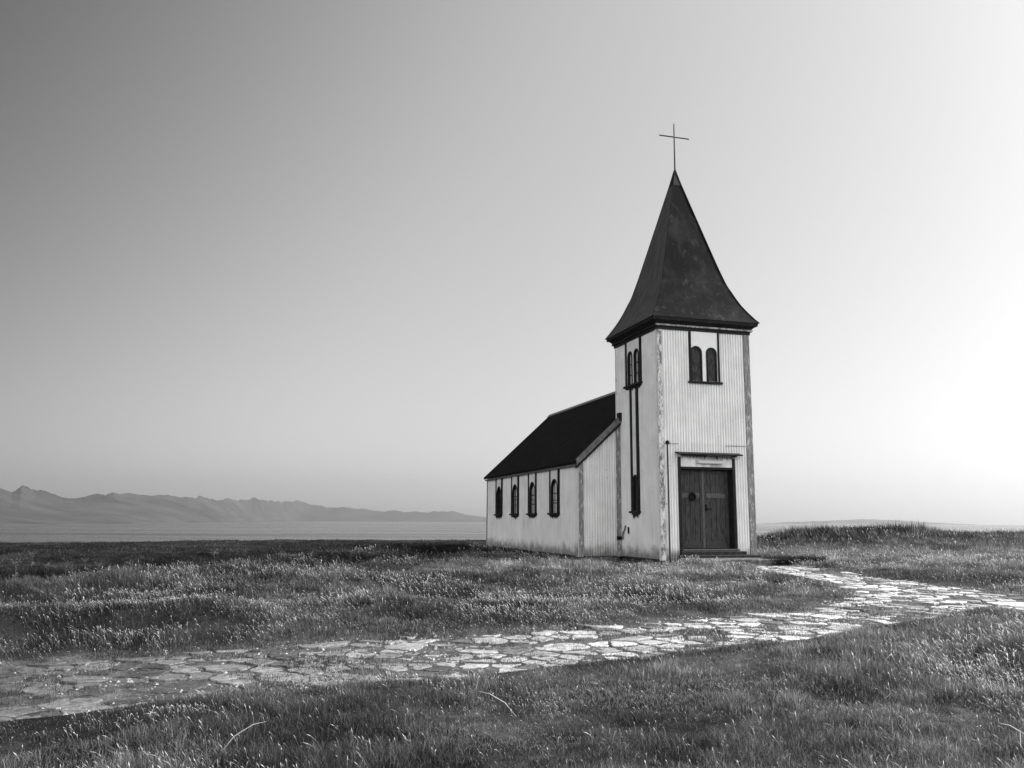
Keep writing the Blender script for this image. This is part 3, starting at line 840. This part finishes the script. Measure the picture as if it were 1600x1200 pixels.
def leaf(a0, a1, flip):
    mb = MB(); o = -REC
    zb, zt = 0.27, 2.308
    mb.fbox(TF, a0, a1, o, o + 0.03, zb, zt)                                  # backing boards
    sw = 0.085
    mb.fbox(TF, a0, a0 + sw, o + 0.031, o + 0.06, zb, zt); mb.fbox(TF, a1 - sw, a1, o + 0.031, o + 0.06, zb, zt)
    mb.fbox(TF, a0 + sw + .002, a1 - sw - .002, o + 0.031, o + 0.055, zb, 0.47); mb.fbox(TF, a0 + sw + .002, a1 - sw - .002, o + 0.031, o + 0.055, 2.21, zt)
    m_ = (a0 + a1) / 2
    n = 4; wd = (a1 - a0 - 2 * sw) / n
    for k in range(n):
        g = 0.016 if k == n // 2 else 0.008
        mb.fbox(TF, a0 + sw + wd * k + (g if k in (0, n // 2) else 0.004), a0 + sw + wd * (k + 1) - (g if k in (n // 2 - 1, n - 1) else 0.004), o + 0.031, o + 0.044 + 0.003 * (k % 2), 0.475, 2.205)
    d = mb.build('door', M['door'], church, bevel=0.003)
    mb = MB(); mb.fbox(TF, a0 + sw + 0.01, a1 - sw - 0.01, o + 0.050, o + 0.068, 1.575, 1.700)
    mb.build('door_rail', M['door_worn'], d, bevel=0.003)
    if not flip:
        mb = MB()
        cx_, cz_ = 1.00, 1.605
        mb.tube([TF(cx_ + 0.075 * math.sin(t), o + 0.095, cz_ + 0.085 * math.cos(t)) for t in np.linspace(0, 2 * math.pi, 21)], 0.034, 8)
        mb.tube([TF(cx_, o + 0.07, cz_), TF(cx_, o + 0.10, cz_)], [0.07, 0.06], 10)
        for k in range(16):
            t = random.uniform(0, 6.28)
            mb.tube([TF(cx_ + 0.075 * math.sin(t), o + 0.11, cz_ + 0.085 * math.cos(t)), TF(cx_ + 0.112 * math.sin(t + .3), o + 0.12, cz_ + 0.118 * math.cos(t + .3))], [0.02, 0.006], 5)
        mb.build('door_wreath', M['metal'], d)
        mb = MB(); mb.fbox(TF, a1 - 0.03, a1 + 0.035, o + 0.062, o + 0.08, zb, zt)
        mb.build('cover_strip', M['door_worn'], d, bevel=0.004)
    else:
        mb = MB(); mb.fbox(TF, a0 + 0.055, a0 + 0.10, o + 0.061, o + 0.072, 1.235, 1.415)
        mb.tube([TF(a0 + 0.078, o + 0.07, 1.29), TF(a0 + 0.078, o + 0.125, 1.29), TF(a0 + 0.15, o + 0.13, 1.285), TF(a0 + 0.21, o + 0.125, 1.30)], [0.014, 0.014, 0.015, 0.010], 8)
        mb.build('handle', M['metal'], d)
leaf(0.573, 1.318, False); leaf(1.328, 2.072, True)
mb = MB(); mb.fbox(TF, 0.573, 2.22, -REC, 0.05, 0.215, 0.258)
mb.build('threshold', M['door_worn'], church, bevel=0.006)
MB().fbox(TF, 0.50, 2.36, -REC, 0.14, 0.10, 0.205).build('door_step', M['step'], church, bevel=0.012)
MB().fbox(TF, 0.47, 2.66, -0.05, 0.34, -0.25, 0.115).build('door_step', M['step'], church, bevel=0.012)
# conduit and its cap, left of the door
mb = MB(); mb.tube([TF(0.205, 0.035, -0.1), TF(0.205, 0.035, 1.5), TF(0.202, 0.035, 3.0)], 0.017, 8)
cd = mb.build('conduit', M['trim'], church)
mb = MB(); mb.tube([TF(0.203, 0.04, 2.95), TF(0.203, 0.04, 2.99), TF(0.203, 0.04, 3.02), TF(0.203, 0.04, 3.045)], [0.045, 0.055, 0.042, 0.012], 10)
mb.build('conduit_cap', M['metal'], cd)
# bent strap iron at the foot of the tower's left wall
mb = MB()
mb.tube([TL(2.36, 0.04, 0.46), TL(2.34, 0.05, 0.62), TL(2.22, 0.05, 0.72), TL(2.16, 0.05, 0.84)], 0.018, 6)
mb.fbox(TL, 1.98, 2.06, 0.012, 0.03, 0.62, 0.80)
mb.fbox(NG, -0.17, -0.02, 0.032, 0.05, 0.44, 0.54)
mb.build('rusted_bracket', M['metal'], church)

# stone landing in front of the steps
ld = empty('stone_landing', (CH_X, CH_Y, 0), CH_RZ)
mb = MB()
n = 26
us = np.linspace(0.30, 3.25, n)
top_e, bot_e = [], []
V = []; F = []
for i, u_ in enumerate(us):
    e = -1.05 + 0.05 * math.sin(u_ * 5.1) + random.uniform(-0.03, 0.03)
    V += [(u_, -0.37, 0.050), (u_, (e - 0.37) / 2, 0.046 + random.uniform(-.004, .004)), (u_, e + 0.03, 0.042), (u_, e, 0.020), (u_, e + 0.03, -0.25), (u_, -0.37, -0.25)]
for i in range(n - 1):
    for k in range(6): F.append((6 * i + k, 6 * i + (k + 1) % 6, 6 * i + 6 + (k + 1) % 6, 6 * i + 6 + k))
F += [tuple(range(6)), tuple(range(6 * n - 1, 6 * n - 7, -1))]
mb.add(V, F); mb.build('slab', M['slab'], ld)
tag(ld, 'low rough stone landing slab in front of the dark church door step', 'stone slab')

# ------------------------------------------------------------------ grass: every blade a bent tapering leaf of its own
class Blades:
    def __init__(s): s.co, s.tone, s.q, s.t, s.nv = [], [], [], [], 0
    def add(s, x, y, z, h, w, lean_dir, lean, face, tone, prof, tip_tone=None):
        """prof: (height fraction, width factor) per level, the last level is the tip"""
        n = len(x); lv = len(prof)
        nv = 2 * (lv - 1) + 1
        C = np.empty((n, nv, 3), np.float32); Tn = np.empty((n, nv), np.float32)
        cx, cy_ = np.cos(face), np.sin(face)
        lx, ly = np.cos(lean_dir), np.sin(lean_dir)
        for i, (f, wf) in enumerate(prof):
            bend = lean * f ** 1.8
            rx, ry = x + lx * bend * h, y + ly * bend * h
            rz = z + h * f * (1 - 0.28 * np.minimum(bend, 1.5))
            tn = tone * (0.75 + 0.35 * f) if tip_tone is None else tone + (tip_tone - tone) * (f > 0.7)
            if i == lv - 1:
                C[:, 2 * i] = np.stack([rx, ry, rz], -1); Tn[:, 2 * i] = tn
            else:
                C[:, 2 * i] = np.stack([rx - cx * w * wf, ry - cy_ * w * wf, rz], -1)
                C[:, 2 * i + 1] = np.stack([rx + cx * w * wf, ry + cy_ * w * wf, rz], -1)
                Tn[:, 2 * i] = tn; Tn[:, 2 * i + 1] = tn
        base = s.nv + np.arange(n)[:, None] * nv
        for i in range(lv - 2): s.q.append(base + np.array([2 * i, 2 * i + 1, 2 * i + 3, 2 * i + 2]))
        i = lv - 2; s.t.append(base + np.array([2 * i, 2 * i + 1, 2 * i + 2]))
        s.co.append(C.reshape(-1, 3)); s.tone.append(Tn.ravel()); s.nv += n * nv
    def build(s, name, mat):
        co = np.concatenate(s.co); tone = np.concatenate(s.tone)
        q = np.concatenate(s.q) if s.q else np.zeros((0, 4), int); t = np.concatenate(s.t)
        me = bpy.data.meshes.new(name)
        me.vertices.add(len(co)); me.vertices.foreach_set('co', co.ravel())
        me.loops.add(q.size + t.size)
        me.loops.foreach_set('vertex_index', np.concatenate([q.ravel(), t.ravel()]).astype(np.int32))
        me.polygons.add(len(q) + len(t))
        me.polygons.foreach_set('loop_start', np.concatenate([np.arange(len(q)) * 4, q.size + np.arange(len(t)) * 3]).astype(np.int32))
        me.update(calc_edges=True)
        a = me.attributes.new('tone', 'FLOAT', 'POINT'); a.data.foreach_set('value', tone.astype(np.float32))
        me.materials.append(mat)
        o = bpy.data.objects.new(name, me); COL.objects.link(o); return o
gr = bpy.data.materials.new('grass_blade'); gr.use_nodes = True
n_, l_ = gr.node_tree.nodes, gr.node_tree.links
pb = n_['Principled BSDF']; at = n_.new('ShaderNodeAttribute'); at.attribute_name = 'tone'
tl = n_.new('ShaderNodeBsdfTranslucent'); mxs = n_.new('ShaderNodeMixShader'); mxs.inputs[0].default_value = 0.38
pb.inputs['Roughness'].default_value = 0.5; pb.inputs['Specular IOR Level'].default_value = 0.16
l_.new(at.outputs['Color'], pb.inputs['Base Color']); l_.new(at.outputs['Color'], tl.inputs['Color'])
l_.new(pb.outputs[0], mxs.inputs[1]); l_.new(tl.outputs[0], mxs.inputs[2]); l_.new(mxs.outputs[0], n_['Material Output'].inputs['Surface'])

BL = Blades()
def spots(y0, y1, n, margin=2.6, lo=None, hi=None):
    Y = RNG.uniform(y0, y1, int(n * 1.0)); wmax = 0.64 * y1 + margin
    X = RNG.uniform(-1, 1, len(Y)) * wmax
    k = np.abs(X) < 0.64 * Y + margin
    return X[k], Y[k]
def keep(X, Y, pd, in_path=0.05):
    u, v = to_church(X, Y)
    ok = ~((u > -0.02) & (u < W + .02) & (v > -0.02) & (v < K + .1)) & ~((u > -E - .02) & (u < W + E + .02) & (v > K - .02) & (v < NB + .03))
    ok &= ~((u > 0.32) & (u < 3.25) & (v > -1.03) & (v < 0.05))
    ok &= Y < coast(X) + 2.0
    r = RNG.random(len(X))
    dens = np.where(pd > 0.12, 1.0, np.where(pd > -0.12, 0.75, in_path))
    # moss and grass in the joints, more of it where the path is little used
    gappy = sstep(0.50, 0.66, fbm(X * 1.3, Y * 1.3, 91, 3))
    dens = np.where(pd <= -0.12, dens + np.interp(X, [-2, 2, 5, 7], [0.34, 0.20, 0.16, 0.04]) * gappy, dens)
    return ok & (r < dens)
def grow(y0, y1, n, prof, wid, hs=1.0, pale=0.05, in_path=0.05, margin=2.6, lean_amp=0.9):
    X, Y = spots(y0, y1, n, margin)
    pd = path_d(X, Y); k = keep(X, Y, pd, in_path); X, Y, pd = X[k], Y[k], pd[k]
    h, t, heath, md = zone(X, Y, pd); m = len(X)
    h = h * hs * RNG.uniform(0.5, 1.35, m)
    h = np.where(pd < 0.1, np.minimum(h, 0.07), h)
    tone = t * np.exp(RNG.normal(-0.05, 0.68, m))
    pl = RNG.random(m) < pale * (0.3 + 2.6 * sstep(0.45, 0.68, fbm(X * 0.8, Y * 0.8, 71, 2))) * (1 - 0.8 * heath) * np.where(t < 0.012, 0.15, 1.0)
    tone = np.where(pl, RNG.uniform(0.16, 0.42, m) * np.interp(X, [-8, 2], [0.55, 1.0]), tone)
    ld_ = math.pi + RNG.normal(0, 2.2, m) + 2.2 * (fbm(X * 0.7, Y * 0.7, 87, 2) - 0.5)
    w = wid * RNG.uniform(0.6, 1.3, m)
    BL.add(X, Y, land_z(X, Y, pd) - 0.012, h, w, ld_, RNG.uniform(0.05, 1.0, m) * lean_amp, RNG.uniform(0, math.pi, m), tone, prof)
P3 = ((0, 1.0), (0.4, 0.9), (0.75, 0.55), (1.0, 0))
P2 = ((0, 1.0), (0.55, 0.8), (1.0, 0))
P1 = ((0, 1.0), (1.0, 0))
grow(3.2, 8.0, 700000, P3, 0.0017, 0.66, 0.14)
grow(3.2, 8.0, 220000, P2, 0.0024, 0.5, 0.06)
grow(7.0, 14.0, 900000, P2, 0.0024, 0.82, 0.12)
grow(13.0, 24.0, 1150000, P2, 0.0034, 1.0, 0.11)
grow(23.0, 62.0, 800000, P1, 0.010, 1.0, 0.04)
# flowering stems: a thin stalk and a pale nodding head
def stems(y0, y1, n, w, hmul):
    X, Y = spots(y0, y1, n)
    pd = path_d(X, Y); k = keep(X, Y, pd, 0.01)
    k &= RNG.random(len(X)) < 0.08 + 0.92 * sstep(0.42, 0.68, fbm(X * 0.7, Y * 0.7, 83, 3)); X, Y, pd = X[k], Y[k], pd[k]
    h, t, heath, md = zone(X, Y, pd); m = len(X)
    kk = heath < 0.6; X, Y, pd, h = X[kk], Y[kk], pd[kk], h[kk]; m = len(X)
    h = (h * 1.1 + 0.055) * RNG.uniform(0.6, 1.25, m) * hmul
    BL.add(X, Y, land_z(X, Y, pd), h, w * RNG.uniform(.7, 1.3, m), math.pi + RNG.normal(0.2, 0.8, m), RNG.uniform(0.1, 0.9, m), RNG.uniform(0, math.pi, m),
           RNG.uniform(0.10, 0.26, m), ((0, 0.45), (0.45, 0.40), (0.78, 0.40), (0.88, 1.8), (1.0, 0)), RNG.uniform(0.30, 0.85, m) * np.interp(X, [-9, 1], [0.55, 1.0]))
stems(3.4, 8.0, 46000, 0.0019, 0.62)
stems(7.5, 14.0, 46000, 0.0026, 0.75)
stems(13.0, 24.0, 46000, 0.0040, 0.9)
stems(24.0, 44.0, 9000, 0.009, 1.0)
tag(BL.build('grass', gr), kind='stuff')

# ------------------------------------------------------------------ single plants
def blade_tuft(n, spread, h, w, tone):
    b = Blades()
    a = RNG.uniform(0, 2 * math.pi, n); r_ = spread * np.sqrt(RNG.random(n))
    b.add(r_ * np.cos(a), r_ * np.sin(a), np.zeros(n), h * RNG.uniform(0.5, 1.15, n), w * RNG.uniform(0.6, 1.2, n), a + RNG.normal(0, 0.5, n),
          RNG.uniform(0.1, 1.0, n), RNG.uniform(0, math.pi, n), tone * np.exp(RNG.normal(0, 0.4, n)), P3)
    return b
def place(o, u, v, dz=0.0):
    x = CH_X + u * CC - v * CS; y = CH_Y + u * CS + v * CC
    o.location = (x, y, float(land_z(np.array([x]), np.array([y]))[0]) + dz)
tu = blade_tuft(4200, 0.80, 0.27, 0.0040, 0.016).build('grass_tussock', gr)
tu.scale = (1.0, 0.45, 1.0); place(tu, 3.15, -1.02)
tag(tu, 'dark dense grass tussock at the right end of the stone landing', 'grass tussock')

stem_m = mat_simple('weed_stem', 0.05, 0.11, 10, 0.7); head_m = mat_simple('weed_flower', 0.08, 0.22, 20, 0.8)
def weed(h, seed):
    random.seed(seed)
    r0 = empty('flowering_weed', (0, 0, 0))
    mb = MB(); hb = MB()
    top = Vector((random.uniform(-.05, .03), random.uniform(-.03, .03), h))
    mb.tube([(0, 0, -0.02), tuple(top * 0.5 + Vector((0.012, 0, 0))), tuple(top)], [0.006, 0.005, 0.003], 5)
    for k in range(7):
        a = random.uniform(0, 6.28); f = random.uniform(0.5, 0.95)
        p = top * f; q = p + Vector((math.cos(a) * h * .22, math.sin(a) * h * .22, h * random.uniform(.10, .26)))
        mb.tube([tuple(p), tuple(q)], [0.003, 0.002], 4)
        hb = MB()
        hb.tube([tuple(q - Vector((0, 0, 0.004))), tuple(q)], 0.012, 6)
        for j in range(26):
            d = Vector((random.gauss(0, .020), random.gauss(0, .020), random.gauss(0, .008))); c = q + d
            s_ = random.uniform(0.003, 0.007); t = Vector((random.gauss(0, 1), random.gauss(0, 1), random.gauss(0, .5))).normalized() * s_; w_ = t.orthogonal().normalized() * s_
            hb.add([c - t, c + w_, c + t, c - w_], [(0, 1, 2, 3)])
        hb.build('flower_head', head_m, r0)
    for k in range(5):
        a = random.uniform(0, 6.28); p = Vector((0, 0, h * random.uniform(.1, .45))); d = Vector((math.cos(a), math.sin(a), 0.35)) * h * .3
        s2 = d.cross(Vector((0, 0, 1))).normalized() * h * .05
        mb.add([p, p + d * .5 + s2, p + d, p + d * .5 - s2], [(0, 1, 2, 3)])
    mb.build('stem', stem_m, r0)
    return r0
def copy_tree(o):
    c = o.copy(); COL.objects.link(c)
    for ch in o.children:
        d_ = ch.copy(); COL.objects.link(d_); d_.parent = c
    return c
kinds = [weed(0.46, 1), weed(0.36, 2), weed(0.52, 5)]
used = set()
for i, (x, y) in enumerate([(-10.3, 18.9), (-9.7, 18.4), (-9.1, 18.0), (-8.9, 19.0), (-8.5, 18.6), (-8.2, 18.1), (-9.9, 17.6), (-7.9, 18.8), (-8.75, 17.5), (-9.35, 19.3), (-6.2, 18.4), (-4.9, 18.7), (-10.9, 18.2)]):
    k = i % 3
    o = kinds[k] if k not in used else copy_tree(kinds[k]); used.add(k)
    o.location = (x, y, float(land_z(np.array([x]), np.array([y]))[0])); o.rotation_euler = (0, 0, i * 2.1); s_ = (0.75, 0.6, 0.85, 0.68)[i % 4]; o.scale = (s_, s_, s_)
    tag(o, 'thin weed with pale flower heads rising from dark grass on the left of the meadow', 'weed', 'flowering weeds at the edge of the dark hollow')
straw_m = mat_simple('dry_straw', 0.40, 0.62, 30, 0.6)
def straw(x, y, dx, dy, h, label):
    z = float(land_z(np.array([x]), np.array([y]))[0])
    mb = MB(); mb.tube([(0, 0, -0.01), (dx * .3, dy * .3, h * .55), (dx * .7, dy * .7, h * .92), (dx, dy, h)], [0.0032, 0.003, 0.0026, 0.0008], 5)
    o = mb.build('straw_stalk', straw_m); o.location = (x, y, z)
    tag(o, label, 'grass stalk')
straw(-1.80, 5.62, 0.26, 0.10, 0.17, 'single long pale straw stalk leaning right at the bottom edge left of centre')
straw(0.05, 6.9, -0.30, 0.10, 0.16, 'pale dry straw stalk bent towards the left at the near edge of the stone path')
straw(3.42, 5.9, -0.20, 0.05, 0.13, 'short bright straw stalk in the foreground grass at the right edge of the view')
straw(-3.55, 5.75, 0.30, -0.08, 0.10, 'long straw stalk lying low in the dark grass at the lower left corner')
print('blades verts', BL.nv)
